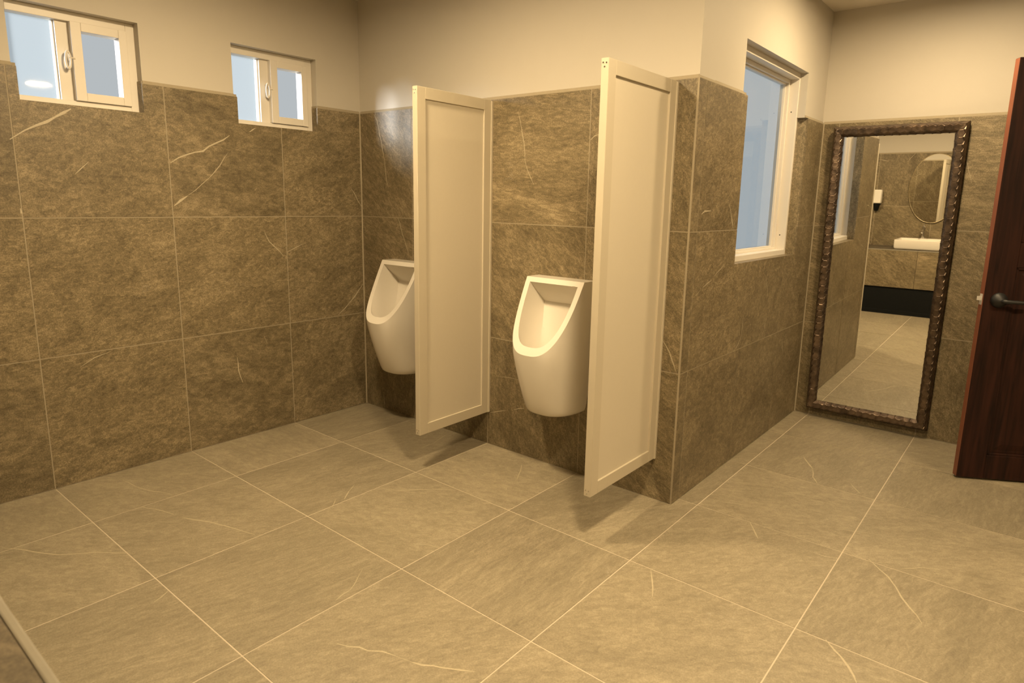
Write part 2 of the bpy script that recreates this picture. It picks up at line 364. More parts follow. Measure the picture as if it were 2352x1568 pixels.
def wall(name, pl, u0, u1, us, key, holes_lo=(), holes_hi=(), tile_holes=(), ext=(0,0), thick=0.16):
    """plaster slab, recessed grout bed, stone tiles up to ZT and the narrow caulked edge on top of them"""
    mb = MB()
    for r in rects(u0-ext[0], u1+ext[1], -0.1, ZT, holes_lo): pl.box(mb, *r, -thick, -0.008)
    for r in rects(u0-ext[0], u1+ext[1], ZT, ZC+0.1, holes_hi): pl.box(mb, *r, -thick, -0.008)
    w = mb.build(name, M['plaster']); w['kind'] = 'structure'
    g = MB()
    for r in rects(u0, u1, 0, ZT, [(q[0]-.0012, q[1]+.0012, q[2]-.0012, q[3]) for q in (tile_holes or holes_lo)]): pl.box(g, *r, -0.008, -0.0009)
    g.build('grout', M['wallgrout'], w)
    tiles(pl, w, M['wall_tile'], us, ROWS, tile_holes or holes_lo, key)
    e = MB()
    for r in rects(u0, u1, ZT, ZT+0.012, holes_hi):
        a, b = r[0], r[1]
        e.add([pl.P(a,ZT,-.008),pl.P(b,ZT,-.008),pl.P(b,ZT,-.0005),pl.P(a,ZT,-.0005),pl.P(a,ZT+.013,-.008),pl.P(b,ZT+.013,-.008),pl.P(b,ZT+.013,-.006),pl.P(a,ZT+.013,-.006)],
              [(0,3,2,1),(4,5,6,7),(0,1,5,4),(1,2,6,5),(2,3,7,6),(3,0,4,7)])
    e.build('tile_top_edge', M['wallgrout'], w)
    return w

# floor
FP = FloorPlane()
fl = MB()
for r in rects(0, XR, YF, YD, [(-1, XB, 0, 9)]): fl.box((r[0], r[2], -0.12), (r[1], r[3], -0.0009))
floor = fl.build('floor', M['grout']); floor['kind'] = 'structure'
tiles(FP, floor, M['floor_tile'], joints(0, XR, A0), joints(YF, YD, B0), [(-1, XB, 0, 9)], 'floor', -0.0009)

ce = MB()
for r in rects(-0.16, XR+0.16, YF-0.16, YD+0.16, [(-1, XB-0.16, 0.16, 9)]): ce.box((r[0], r[2], ZC), (r[1], r[3], ZC+0.1))
ceiling = ce.build('ceiling', M['ceiling']); ceiling['kind'] = 'structure'

PL = Plane((0,0,0), (0,1,0), (1,0,0))         # window wall
PB = Plane((0,0,0), (1,0,0), (0,-1,0))        # urinal wall
PS = Plane((XB,0,0), (0,1,0), (1,0,0))        # side of the alcove, big window
PE = Plane((0,YD,0), (1,0,0), (0,-1,0))       # mirror wall
PF = Plane((0,YF,0), (1,0,0), (0,1,0))        # vanity wall
PR = Plane((XR,0,0), (0,1,0), (-1,0,0))       # far right

ZW0, ZW1 = 1.686, 2.078
WR = (-1.214, -0.292)                          # right edges of the two small windows
WW = 0.487
hl = [(r-WW, r+0.003, ZW0, 9) for r in WR]
hh = [(r-WW, r+0.003, -1, ZW1) for r in WR]
ht = [(r-WW+0.015, r-0.002, ZW0, 9) for r in WR]
wl = wall('wall_left', PL, YF, 0.0, joints(YF, 0, B0), 'left', hl, hh, ht, (0.16, 0.16), 0.118)
wb = wall('wall_back', PB, 0.0, XB-0.006, joints(0, XB-0.006, A0), 'back', (), (), (), (0.1, 0.001))
Y3 = dict(lo=(0.523, 1.468), hi=(0.483, 1.425)); Z3 = (1.044, 2.056)
ws = wall('wall_side', PS, 0.002, YD, joints(0.002, YD, B0), 'side', [(Y3['lo'][0]-0.03, 1.476, Z3[0]-0.008, 9)],
          [(*Y3['hi'], -1, Z3[1])], [(*Y3['lo'], Z3[0], 9)], (-0.156, 0.16))
XD = (3.965, 4.865)
we = wall('wall_end', PE, XB, XR, joints(XB, XR, A0), 'end', [(*XD, -1, 9)], [(*XD, -1, 2.03)], (), (0.1, 0.16))
wf = wall('wall_front', PF, 0.0, XR, joints(0, XR, A0), 'far', (), (), (), (0.1, 0.16))
wr = wall('wall_right', PR, YF, YD, joints(YF, YD, B0), 'none')

# edge profile of the projecting corner and grout bead of the inner corner
t = MB(); t.box((XB-0.006, 0.0, 0.0), (XB+0.0003, 0.0022, ZT)); t.box((XB-0.006, -0.0003, 0.0), (XB+0.0003, 0.0, ZT))
t.build('trim_1', M['wallgrout'])['kind'] = 'structure'
t = MB(); t.add([(0,0,0),(0.006,0,0),(0,-0.006,0),(0,0,ZT),(0.006,0,ZT),(0,-0.006,ZT)], [(0,1,2),(3,4,5),(0,1,4,3),(1,2,5,4),(2,0,3,5)])
t.build('trim_2', M['wallgrout'])['kind'] = 'structure'
t = MB(); t.add([(XB,YD,0),(XB+.006,YD,0),(XB,YD-.006,0),(XB,YD,ZT),(XB+.006,YD,ZT),(XB,YD-.006,ZT)], [(0,1,2),(3,4,5),(0,1,4,3),(1,2,5,4),(2,0,3,5)])
t.build('trim_3', M['wallgrout'])['kind'] = 'structure'

# stone returns inside the window openings
def reveal(parent, pl, u0, u1, z0, z1, depth, t0, t1, sill=True):
    for a, b in ((u0-t0, u0), (u1, u1+t1)):
        if b-a < 1e-6: continue
        mb = MB(); pl.box(mb, a, b, z0, z1, -depth, -0.008); mb.build('tile', M['wall_tile'], parent)
        mb = MB(); pl.box(mb, a, b, z1, z1+0.011, -depth, -0.008); mb.build('tile_top_edge', M['wallgrout'], parent)
    if sill:
        mb = MB(); pl.box(mb, u0-t0, u1+t1, z0-0.008, z0, -depth, -0.008); mb.build('tile', M['wall_tile'], parent)
for r in WR: reveal(wl, PL, r-WW+0.015, r-0.002, ZW0, ZT, 0.06, 0.015, 0.005, False)
reveal(ws, PS, Y3['lo'][0], Y3['lo'][1]-0.03, Z3[0], ZT, 0.056, 0.03, 0.0)
def prism(pl, parent, name, mat, poly, z0, z1):
    mb = MB(); n = len(poly)
    mb.add([pl.P(u, z, d) for z in (z0, z1) for u, d in poly], [tuple(range(n))[::-1], tuple(range(n, 2*n))]+[(i, (i+1) % n, n+(i+1) % n, n+i) for i in range(n)])
    return mb.build(name, mat, parent)
JB = [(Y3['lo'][1], -0.008), (1.476, -0.008), (1.476, -0.052), (1.436, -0.052)]
prism(PS, ws, 'tile', M['wall_tile'], JB, Z3[0], ZT)
prism(PS, ws, 'tile_top_edge', M['wallgrout'], JB, ZT, ZT+0.011)

# short passage behind the open door
t = MB()
x0, x1 = XD; y0, y1 = YD+0.16, YD+1.3
for lo, hi in (((x0-.5,y0,-.1),(x0-.4,y1,2.5)), ((x1+.4,y0,-.1),(x1+.5,y1,2.5)), ((x0-.5,y1,-.1),(x1+.5,y1+.1,2.5))): t.box(lo, hi)
t.build('wall_passage', M['plaster'])['kind'] = 'structure'
t = MB(); t.box((x0-.5,YD-.0,-.12),(x1+.5,y1+.1,-.004)); t.build('floor_passage', M['floor_tile'])['kind'] = 'structure'
t = MB(); t.box((x0-.5,y0,2.4),(x1+.5,y1+.1,2.5)); t.build('ceiling_passage', M['ceiling'])['kind'] = 'structure'
t = MB()
for a, b, c, d in ((x0-.035, x0, 0, 2.03), (x1, x1+.05, 0, 2.03), (x0-.035, x1+.05, 2.03, 2.08)): PE.box(t, a, b, c, d, -0.12, 0.022)
t.build('trim_4', M['wood'], bevel=0.003)['kind'] = 'structure'

# ------------------------------------------------------------------ windows
def frame_boxes(pl, mb, u0, u1, v0, v1, wl_, wr_, wb_, wt_, d0, d1):
    pl.box(mb, u0, u0+wl_, v0, v1, d0, d1); pl.box(mb, u1-wr_, u1, v0, v1, d0, d1)
    pl.box(mb, u0+wl_, u1-wr_, v0, v0+wb_, d0, d1); pl.box(mb, u0+wl_, u1-wr_, v1-wt_, v1, d0, d1)

def small_window(n, r, label):
    w = thing('window_%d' % n, label, 'window', tuple(PL.P(r-WW/2, ZW0, -0.1)), kind='structure')
    u0, u1 = r-WW, r+0.003
    mb = MB(); frame_boxes(PL, mb, u0, u1, ZW0-0.008, ZW1, 0.012, 0.036, 0.034, 0.040, -0.112, -0.055); mb.build('window_frame', M['frame'], w, bevel=0.002)
    a, b = r-0.303, r-0.250
    mb = MB(); PL.box(mb, a, b+0.004, ZW0+0.025, ZW1-0.038, -0.112, -0.072); PL.box(mb, a-0.006, a, ZW0+0.026, ZW1-0.040, -0.115, -0.085)
    mb.build('mullion', M['frame'], w, bevel=0.0015)
    mb = MB(); PL.pane(mb, u0+0.010, a, ZW0+0.020, ZW1-0.038, -0.100, -0.094); mb.build('pane', [M['frosted'], M['clear']], w)
    s0, s1, z0, z1 = r-0.254, r-0.033, ZW0+0.027, ZW1-0.038
    sm = MB(); frame_boxes(PL, sm, s0, s1, z0, z1, 0.040, 0.034, 0.036, 0.036, -0.100, -0.043)
    sash = sm.build('sash', M['frame'], w, bevel=0.002)
    bd = MB(); PL.box(bd, s1-0.040, s1-0.034, z0+0.036, z1-0.036, -0.080, -0.060); bd.build('glazing_bead', M['frame'], sash)
    mb = MB(); PL.pane(mb, s0+0.03, s1-0.03, z0+0.03, z1-0.03, -0.075, -0.069); mb.build('pane', [M['frosted'], M['clear']], sash)
    # ring shaped latch handle between fixed pane and sash
    hz = (ZW0+ZW1)/2-0.004; hu = r-0.272; ring = []
    for i in range(25):
        th = 2*math.pi*i/24; ring.append(PL.P(hu+0.0095*math.cos(th), hz+0.024*(1 if math.sin(th) > 0 else -1)*min(1, abs(math.sin(th))*1.0)+0.012*math.sin(th), -0.046))
    h = MB(); h.tube(ring, 0.0042, 8, caps=False); h.tube([PL.P(hu+0.005, hz+0.010, -0.046), PL.P(hu+0.026, hz+0.009, -0.040)], 0.003, 8)
    h.tube([PL.P(hu, hz+0.03, -0.046), PL.P(hu, hz+0.03, -0.072)], 0.004, 8); h.tube([PL.P(hu, hz-0.03, -0.046), PL.P(hu, hz-0.03, -0.072)], 0.004, 8)
    h.build('handle', M['frame'], w, smooth=50)
small_window(1, WR[0], 'small white frosted window at the far left of the tiled wall, nearer the camera')
small_window(2, WR[1], 'small white frosted window nearest the room corner, beside the first urinal')

w3 = thing('window_3', 'tall white framed frosted window in the alcove wall beside the big mirror', 'window', tuple(PS.P(0.97, Z3[0], -0.12)), kind='structure')
u0, u1, z0, z1 = 0.470, 1.446, Z3[0]-0.006, Z3[1]+0.004
mb = MB(); frame_boxes(PS, mb, u0, u1, z0, z1, 0.03, 0.030, 0.034, 0.034, -0.155, -0.050)
mb.build('window_frame', M['frame'], w3, bevel=0.003)
mb = MB(); frame_boxes(PS, mb, u0+0.03, u1-0.030, z0+0.034, z1-0.034, 0.03, 0.022, 0.012, 0.020, -0.150, -0.100)
mb.build('sash', M['frame'], w3, bevel=0.002)
mb = MB(); frame_boxes(PS, mb, u0+0.06, u1-0.052, z0+0.046, z1-0.054, 0.012, 0.010, 0.007, 0.008, -0.146, -0.116)
mb.build('glazing_bead', M['frame'], w3, bevel=0.002)
mb = MB(); PS.pane(mb, u0+0.05, u1-0.04, z0+0.04, z1-0.045, -0.136, -0.130); mb.build('pane', [M['frosted'], M['clear']], w3)
for zz in (1.155, 1.85):
    mb = MB(); c = PS.P(u1-0.0298, zz, -0.082); mb.tube([c, c+Vector((0,-0.0012,0))], 0.0035, 10); mb.build('screw', M['black'], w3)

# ------------------------------------------------------------------ partitions
def partition(x, yf, zb, zt, label):
    th = 0.031
    p = thing('urinal_partition', label, 'partition', (x-th/2, 0.0, zb), 'cream partitions between the urinals')
    fw = 0.051
    for nm, lo, hi in (('upright', (x-th, yf, zb), (x, yf+fw, zt)), ('upright', (x-th, -0.012-fw, zb), (x, -0.012, zt)),
                       ('crossbar', (x-th, yf+fw, zb), (x, -0.012-fw, zb+fw)), ('crossbar', (x-th, yf+fw, zt-fw), (x, -0.012-fw, zt))):
        mb = MB(); mb.box(lo, hi); mb.build(nm, M['panelframe'], p, bevel=0.0012, seg=1)
    mb = MB(); mb.box((x-th+0.008, yf+fw-0.004, zb+fw-0.004), (x-0.008, -0.008-fw, zt-fw+0.004)); mb.build('panel', M['panel'], p)
    mb = MB(); mb.box((x-th-0.003, -0.014, zb-0.001), (x+0.004, -0.0005, zt-0.004)); mb.build('wall_channel', M['panelframe'], p, bevel=0.001, seg=1)
    for zz in (zt-0.020, zb+0.020):
        for dx, dz in ((-0.007, 0.005), (0.006, 0.004), (-0.001, -0.009)):
            mb = MB(); c = Vector((x-th/2+dx, yf, zz+dz)); mb.tube([c, c+Vector((0,-0.0012,0))], 0.0028, 8); mb.build('screw', M['chrome'], p)
    return p
partition(1.079, -0.505, 0.186, 1.812, 'narrow cream partition between the two urinals')
partition(2.083, -0.531, 0.196, 1.810, 'narrow cream partition right of the second urinal, next to the wall corner')

# ------------------------------------------------------------------ urinals
def make_urinal(xc):
    u = thing('urinal', 'white wall hung ceramic urinal hanging between the two partitions', 'urinal', (xc, 0.0, 0.325), 'wall hung urinals')
    NC, n, hw, dp, ztop, ydk = 64, 2.85, 0.168, 0.296, 0.965, 0.095
    def sec(i, hw, dp, e=n):
        th = math.pi*i/NC; c, s = math.cos(th), math.sin(th)
        return (-hw*math.copysign(abs(c)**(2/e), c), -dp*abs(s)**(2/e))
    def zr(y):
        q = max(0.0, -y-ydk); return ztop-2.0*q+1.7*q*q
    rim = [sec(i, hw, dp) for i in range(NC+1)]
    zb = 0.325; levels = [0, .012, .035, .08, .2, .4, .6, .8, .93, 1.0]
    mb = MB(); V = []
    for L in levels:
        row = []
        for i in range(NC+1):
            z = zb + (zr(rim[i][1])-zb)*L
            k = min(1, (z-zb)/0.31); k2 = k*(2-k)*0.35+k*0.65
            h = 0.136+(hw-0.136)*k2; d = 0.198+(dp-0.198)*k2
            rd = {0: 0.91, .012: 0.965, .035: 0.993}.get(L, 1.0)
            x, y = sec(i, h*rd, d*(rd if L < .04 else 1), 2.6+0.25*k2); row.append((xc+x, y, z))
        V.append(row)
    base = []
    for row in V: base.append(len(mb.v)); mb.v += [Vector(p) for p in row]
    def quad(a, b, c, d): mb.f.append([a, b, c, d]); mb.m.append(0)
    for k in range(len(levels)-1):
        for i in range(NC): quad(base[k]+i, base[k]+i+1, base[k+1]+i+1, base[k+1]+i)
    mb.f.append([base[0]+i for i in range(NC+1)][::-1]); mb.m.append(0)
    mb.f.append([base[0], base[0]+NC] + [0]*0 + [base[k]+NC for k in range(1, len(levels))] + [base[k] for k in range(len(levels)-1, 0, -1)]); mb.m.append(0)
    top = base[-1]
    ks = [i for i in range(NC+1) if rim[i][1] <= -ydk]
    k0, k1 = ks[0]-1, ks[-1]+1
    mb.f.append([top+i for i in range(0, k0+1)] + [top+i for i in range(k1, NC+1)]); mb.m.append(0)   # flat top deck
    ybk, yfr = -0.106, -dp+0.026
    idx = list(range(k0, k1+1)); yO0 = rim[k0][1]
    I = []
    for i in idx:
        x, y = rim[i]; f = (y-yO0)/(-dp-yO0)
        yy = ybk+(yfr-ybk)*f; I.append(Vector((xc+x*(0.832 if True else 1), yy, zr(yy)-0.001)))
    nI = len(I); ib = len(mb.v); mb.v += I
    for a in range(nI-1): quad(top+idx[a], top+idx[a+1], ib+a+1, ib+a)
    mb.f.append([top+k0, ib, ib+nI-1, top+k1]); mb.m.append(0)
    # bowl : loop = sides and front (I) plus top edge
    NT = 14
    loop = list(I) + [I[-1].lerp(I[0], j/NT) for j in range(1, NT)]
    def target(p, topedge, k=0):
        w = 0 if topedge else max(0.0, min(1.0, (-p.y-0.106)/(0.270-0.106)))
        e = min(1.0, k/7)
        x = xc+(p.x-xc)*(0.85-0.06*e-0.30*w)
        return w, Vector((x, -0.014-0.040*e-0.055*w, 0.842-0.39*w**0.9))
    steps = 12; prev = [ib+i for i in range(nI)]
    st = len(mb.v); mb.v += loop[nI:]; prev += list(range(st, st+NT-1))
    for sidx in range(1, steps+1):
        s = sidx/steps; row = []
        for j, p in enumerate(loop):
            te = j >= nI or j in (0, nI-1)
            w, q = target(p, te, 0 if te else min(j, nI-1-j))
            if te: c = p.lerp(q, 0.5)
            else: c = p.lerp(q, 0.5).lerp(Vector((xc+(p.x-xc)*0.95, p.y*(0.35+0.55*w), p.z+(q.z-p.z)*(0.5+0.45*w))), 0.75)
            row.append((1-s)**2*p + 2*s*(1-s)*c + s*s*q)
        b = len(mb.v); mb.v += row; cur = list(range(b, b+len(row))); m_ = len(row)
        for j in range(m_): quad(prev[j], prev[(j+1) % m_], cur[(j+1) % m_], cur[j])
        prev = cur
    # back of the bowl: rounded rows from the left side to the right side, up to the straight top edge
    half = nI//2; K = NT-1
    last = [prev[0]] + prev[nI:][::-1] + [prev[nI-1]]
    for a in range(1, half):
        Lv, Rv = mb.v[prev[a]], mb.v[prev[nI-1-a]]; e = min(1.0, a/7); n0 = len(mb.v); row = [prev[a]]
        for k in range(1, NT):
            s = k/NT; q = Lv.lerp(Rv, s); q = Vector((q.x, q.y+0.042*e*(1-abs(2*s-1)**2.6), q.z)); mb.v.append(q); row.append(n0+k-1)
        row.append(prev[nI-1-a])
        for k in range(NT): quad(last[k], last[k+1], row[k+1], row[k])
        last = row
    mb.f.append(last + ([prev[half]] if nI % 2 else [])); mb.m.append(0)
    mb.build('bowl', M['ceramic'], u, bevel=0.004, smooth=42)
    mark = MB(); c = Vector((xc+0.118, -0.108, zr(-0.108)+0.0008)); tang = Vector((1,0,0)); up = Vector((0, 1, 2.0)).normalized(); nn = Vector((0,-2.0,1)).normalized()
    pts = []
    for i in range(25):
        th = 2*math.pi*i/24; pts.append(c+tang*(0.010*math.copysign(abs(math.cos(th))**.5, math.cos(th)))+up*(0.0034*math.copysign(abs(math.sin(th))**.7, math.sin(th))))
    mark.tube(pts, 0.0007, 5, caps=False); mark.build('maker_badge', M['grout'], u)
    return u
u2 = make_urinal(1.563)
u1_ = copy_tree(u2); u1_.location.x = 0.470
u1_['label'] = 'white wall hung ceramic urinal in the room corner, half hidden behind the first partition'

# ---- framed mirror
mw, mh = 0.674, 1.742
big = thing('framed_mirror', 'tall mirror in a hammered dark bronze frame hung on the alcove end wall', 'mirror', (2.5865, 1.7872, 0.048))
big.rotation_euler = (math.radians(0.886), 0, math.radians(0.20))
PROF = [(0,0),(0,.024),(.006,.041),(.018,.052),(.033,.0535),(.047,.047),(.057,.038),(.062,.030)]
PL_ = [0]
for a, b in zip(PROF, PROF[1:]): PL_.append(PL_[-1]+math.hypot(b[0]-a[0], b[1]-a[1]))
def prof(t):
    t = max(0, min(PL_[-1]-1e-6, t))
    for i in range(len(PROF)-1):
        if t <= PL_[i+1]:
            k = (t-PL_[i])/(PL_[i+1]-PL_[i]); a, b = PROF[i], PROF[i+1]
            tx, ty = (b[0]-a[0]), (b[1]-a[1]); l = math.hypot(tx, ty)
            return (a[0]+tx*k, a[1]+ty*k), (-ty/l, tx/l)
def rail(L, place, name='frame_rail'):
    """hammered rail: hexagonal dished facets laid over a rounded moulding, mitred at both ends"""
    bm = bmesh.new(); ap = 0.0195; R = ap/math.cos(math.pi/6)
    rows = 5; nS = int(L/(2*ap))+2; cache = {}
    def vert(s, t, dn=0.0):
        key = (round(s, 4), round(t, 4), round(dn, 4))
        if key not in cache:
            (w, d), (nx, ny) = prof(t); cache[key] = bm.verts.new((s, w+nx*dn, d+ny*dn))
        return cache[key]
    rnd = random.Random(int(L*1000))
    for r in range(rows):
        tc = 0.006+r*1.5*R
        for k in range(-1, nS+1):
            sc = (k+(0.5 if r % 2 else 0))*2*ap
            cor = [(sc+R*math.cos(math.radians(30+60*i)), tc+R*math.sin(math.radians(30+60*i))) for i in range(6)]
            o = [vert(*c) for c in cor]
            (cw, cd), (nx, ny) = prof(tc); dep = 0.0027+rnd.uniform(-.0005, .0006); tl = rnd.uniform(-.001, .001)
            # tangent of the moulding at the facet centre
            (w1, d1), _ = prof(tc+0.008); (w0, d0), _ = prof(tc-0.008); tw, td = w1-w0, d1-d0; tl_ = math.hypot(tw, td) or 1; tw /= tl_; td /= tl_
            nw, nd = -td, tw
            if nd < 0 and cd > 0.03: nw, nd = -nw, -nd
            inn = []
            for i, (s_, t_) in enumerate(cor):
                ds, dt = (s_-sc)*0.80, (t_-tc)*0.80
                inn.append(bm.verts.new((sc+ds, cw+tw*dt*0.92-nw*(dep-0.0006), cd+td*dt*0.92-nd*(dep-0.0006)+tl*(ds/ap))))
            c = bm.verts.new((sc, cw-nw*dep, cd-nd*dep))
            for i in range(6):
                j = (i+1) % 6
                if len({o[i], o[j]}) == 2:
                    try: bm.faces.new((o[i], o[j], inn[j], inn[i]))
                    except ValueError: pass
                f = bm.faces.new((inn[i], inn[j], c))
    bb = [bm.verts.new((s, w, 0.0)) for s, w in ((0,0),(L,0),(L,.062),(0,.062))]
    bm.faces.new(bb)
    ib = [bm.verts.new((s, .062, d)) for s, d in ((0,0),(L,0),(L,.031),(0,.031))]; bm.faces.new(ib)
    ob = [bm.verts.new((s, 0, d)) for s, d in ((0,0),(L,0),(L,.006),(0,.006))]; bm.faces.new(ob)
    for co, no in (((0,0,0), (-1,1,0)), ((L,0,0), (1,1,0))):
        bmesh.ops.bisect_plane(bm, geom=bm.verts[:]+bm.edges[:]+bm.faces[:], plane_co=co, plane_no=no, clear_outer=False, clear_inner=False)
        kill = [f for f in bm.faces if (f.calc_center_median()-Vector(co)).dot(Vector(no).normalized()) < -1e-6] if no[0] == -99 else None
        n_ = Vector(no).normalized()
        keep_sign = 1
        mid = (Vector((L/2, 0.03, 0.03))-Vector(co)).dot(n_)
        bad = [f for f in bm.faces if (f.calc_center_median()-Vector(co)).dot(n_)*mid < -1e-9]
        bmesh.ops.delete(bm, geom=bad, context='FACES')
    bmesh.ops.recalc_face_normals(bm, faces=bm.faces)
    for v in bm.verts: v.co = place(v.co)
    me = bpy.data.meshes.new(name); bm.to_mesh(me); bm.free(); me.materials.append(M['bronze'])
    o = link(bpy.data.objects.new(name, me)); o.parent = big; return o
h2 = mw/2
rail(mw, lambda c: Vector((-h2+c.x, -c.z, mh-c.y)))
rail(mw, lambda c: Vector((-h2+c.x, -c.z, c.y)))
rail(mh, lambda c: Vector((-h2+c.y, -c.z, c.x)))
rail(mh, lambda c: Vector((h2-c.y, -c.z, c.x)))
def lb(mb, lo, hi): mb.box(lo, hi)
mb = MB(); mb.box((-h2+.05, -0.0285, .05), (h2-.05, -0.024, mh-.05)); mb.build('mirror_glass', M['mirror'], big, tf=lambda v: v)
mb = MB(); mb.box((-h2+.004, -0.0235, .004), (h2-.004, -0.001, mh-.004)); mb.build('backing_board', M['black'], big, tf=lambda v: v)

# ------------------------------------------------------------------ open door
door = thing('door_1', 'dark mahogany panelled door standing open at the right edge of the room', 'door', (3.1245, 1.2235, 0.010), kind='structure')
door.rotation_euler = (0, 0, math.atan2(0.160, 0.279))
I_ = lambda v: v
DW, DT, DH, SW = 0.935, 0.036, 1.985, 0.122
def dbox(name, lo, hi, mat='wood', bevel=0.002, parent=None):
    mb = MB(); mb.box(lo, hi); return mb.build(name, M[mat], parent or door, bevel=bevel, tf=I_)
dbox('stile', (0,0,0), (SW,DT,DH)); dbox('stile', (DW-SW,0,0), (DW,DT,DH))
RZ = [(0, 0.122), (1.052, 1.165), (DH-0.122, DH)]
for a, b in RZ: dbox('rail', (SW,0,a), (DW-SW,DT,b))
for a, b in ((0.122, 1.052), (1.165, DH-0.122)):
    x0_, x1_ = SW, DW-SW
    pn = MB()
    pn.box((x0_-0.004, 0.012, a-0.004), (x1_+0.004, DT-0.012, b+0.004))
    for yo, yi in ((0.012, 0.004), (DT-0.012, DT-0.004)):
        m0, m1 = 0.028, 0.058
        A = [(x0_+m0,yo,a+m0),(x1_-m0,yo,a+m0),(x1_-m0,yo,b-m0),(x0_+m0,yo,b-m0)]
        Bq = [(x0_+m1,yi,a+m1),(x1_-m1,yi,a+m1),(x1_-m1,yi,b-m1),(x0_+m1,yi,b-m1)]
        pn.add(A+Bq, [(4,5,6,7),(0,1,5,4),(1,2,6,5),(2,3,7,6),(3,0,4,7)])
    pan = pn.build('panel', M['wood'], door, tf=I_)
    ml = MB()
    for y0_, y1_ in ((0.003, 0.013), (DT-0.013, DT-0.003)):
        for lo, hi in (((x0_,y0_,a),(x0_+.012,y1_,b)), ((x1_-.012,y0_,a),(x1_,y1_,b)), ((x0_,y0_,a),(x1_,y1_,a+.012)), ((x0_,y0_,b-.012),(x1_,y1_,b))): ml.box(lo, hi)
    ml.build('moulding', M['wood'], pan, bevel=0.002, tf=I_)
edge_lit = dbox('lit_edge_strip', (-0.0012,0.0015,0.002), (0.0,DT-0.0015,DH-0.002), 'woodedge_lit', 0)  # thin added strip that carries the painted lamp light on the edge
hd = MB(); hx, hz = 0.066, 0.895
hd.tube([(hx,0,hz),(hx,-.006,hz),(hx,-.012,hz),(hx,-.020,hz),(hx,-.030,hz),(hx,-.036,hz),(hx,-.040,hz)], [.036,.036,.034,.029,.020,.013,.008], 28)
rose = hd.build('handle', M['blackmetal'], door, smooth=35, tf=I_)
hd = MB(); hd.tube([(hx,-.030,hz),(hx,-.046,hz),(hx+.004,-.052,hz),(hx+.014,-.055,hz),(hx+.05,-.055,hz-.001),(hx+.09,-.054,hz-.003),(hx+.125,-.052,hz-.008),(hx+.137,-.050,hz-.011)], [.010,.010,.010,.0095,.009,.0085,.0085,.006], 14)
hd.build('lever', M['blackmetal'], rose, smooth=50, tf=I_)
hd = MB(); hd.tube([(hx,DT,hz),(hx,DT+.008,hz),(hx,DT+.020,hz),(hx,DT+.036,hz)], [.036,.034,.028,.012], 28); hd.tube([(hx,DT+.03,hz),(hx,DT+.05,hz),(hx+.02,DT+.055,hz),(hx+.13,DT+.052,hz-.008)], .009, 12)
hd.build('handle', M['blackmetal'], door, smooth=35, tf=I_)
mb = MB(); mb.box((-0.0028,0.007,hz-0.026), (-0.0012,DT-0.007,hz+0.026)); lp = mb.build('latch_plate', M['steel'], door, tf=I_)
mb = MB(); mb.add([(-.0028,.011,hz-.006),(-.0028,DT-.011,hz-.006),(-.017,DT-.011,hz-.006),(-.0028,.011,hz+.014),(-.0028,DT-.011,hz+.014),(-.017,DT-.011,hz+.014)], [(0,1,2),(3,5,4),(0,3,4,1),(1,4,5,2),(2,5,3,0)])
mb.build('latch_bolt', M['steel'], lp, tf=I_)
for zz in (0.25, 1.75):
    mb = MB(); mb.tube([(DW+0.006,DT*0.75,zz-.05),(DW+0.006,DT*0.75,zz+.05)], 0.008, 10); mb.build('hinge', M['blackmetal'], door, smooth=40, tf=I_)

# ------------------------------------------------------------------ vanity on the wall behind the camera (seen in the mirror and at the lower left edge)
VX, VY, VZ = 3.1, -2.332, 0.738
van = thing('vanity_counter', 'slate tiled vanity counter with a black base along the wall opposite the mirror', 'counter', (VX/2, (VY+YF)/2, 0.0))
mb = MB(); mb.box((0.004, YF+0.003, 0.31), (VX, VY-0.012, VZ-0.011)); mb.build('counter_core', M['grout'], van)
mb = MB(); mb.box((0.004, YF+0.003, 0.045), (VX-0.01, VY-0.010, 0.31)); mb.build('base_panel', M['black'], van)
mb = MB(); mb.box((0.004, YF+0.003, 0.001), (VX-0.01, VY-0.004, 0.045)); mb.build('plinth', M['black'], van, bevel=0.002)
js = joints(0.004, VX, A0-0.06+0.0)
js = [0.004] + [x for x in (0.465-0.02+0.6*k for k in range(6)) if 0.02 < x < VX-0.02] + [VX]
for a, b in zip(js, js[1:]):
    mb = MB(); mb.box((a+.0015, VY-0.011, 0.312), (b-.0015, VY, VZ-0.009)); mb.build('tile', M['wall_tile'], van)
    mb = MB(); mb.box((a+.0015, YF+0.003, VZ-0.011), (b-.0015, VY-0.013, VZ)); mb.build('tile', M['counter_tile_shaded'], van)
mb = MB(); mb.box((0.004, VY-0.012, VZ-0.010), (VX, VY+0.0008, VZ+0.0006)); mb.build('edge_trim', M['edge'], van, bevel=0.003)

sk = thing('washbasin', 'rectangular white vessel washbasin on the tiled vanity counter', 'basin', (2.2125, -2.64, VZ))
bm = bmesh.new()
x0_, x1_, y0_, y1_, z0_, z1_ = 1.985, 2.44, -2.86, -2.42, VZ+0.0015, VZ+0.108
mbk = MB()
def ring(i, z): return [(x0_+i[0], y0_+i[1], z), (x1_-i[0], y0_+i[1], z), (x1_-i[0], y1_-i[2], z), (x0_+i[0], y1_-i[2], z)]
rings_ = [ring((.012,.01,.012), z0_), ring((0,0,0), z0_+.02), ring((0,0,0), z1_), ring((.02,.095,.02), z1_), ring((.035,.11,.035), z0_+.04), ring((.06,.14,.06), z0_+.03)]
for rg in rings_: mbk.v += [Vector(p) for p in rg]
for k in range(5):
    for i in range(4): mbk.f.append([k*4+i, k*4+(i+1) % 4, (k+1)*4+(i+1) % 4, (k+1)*4+i]); mbk.m.append(0)
mbk.f.append([3,2,1,0]); mbk.m.append(0); mbk.f.append([20,21,22,23]); mbk.m.append(0)
bm.free()
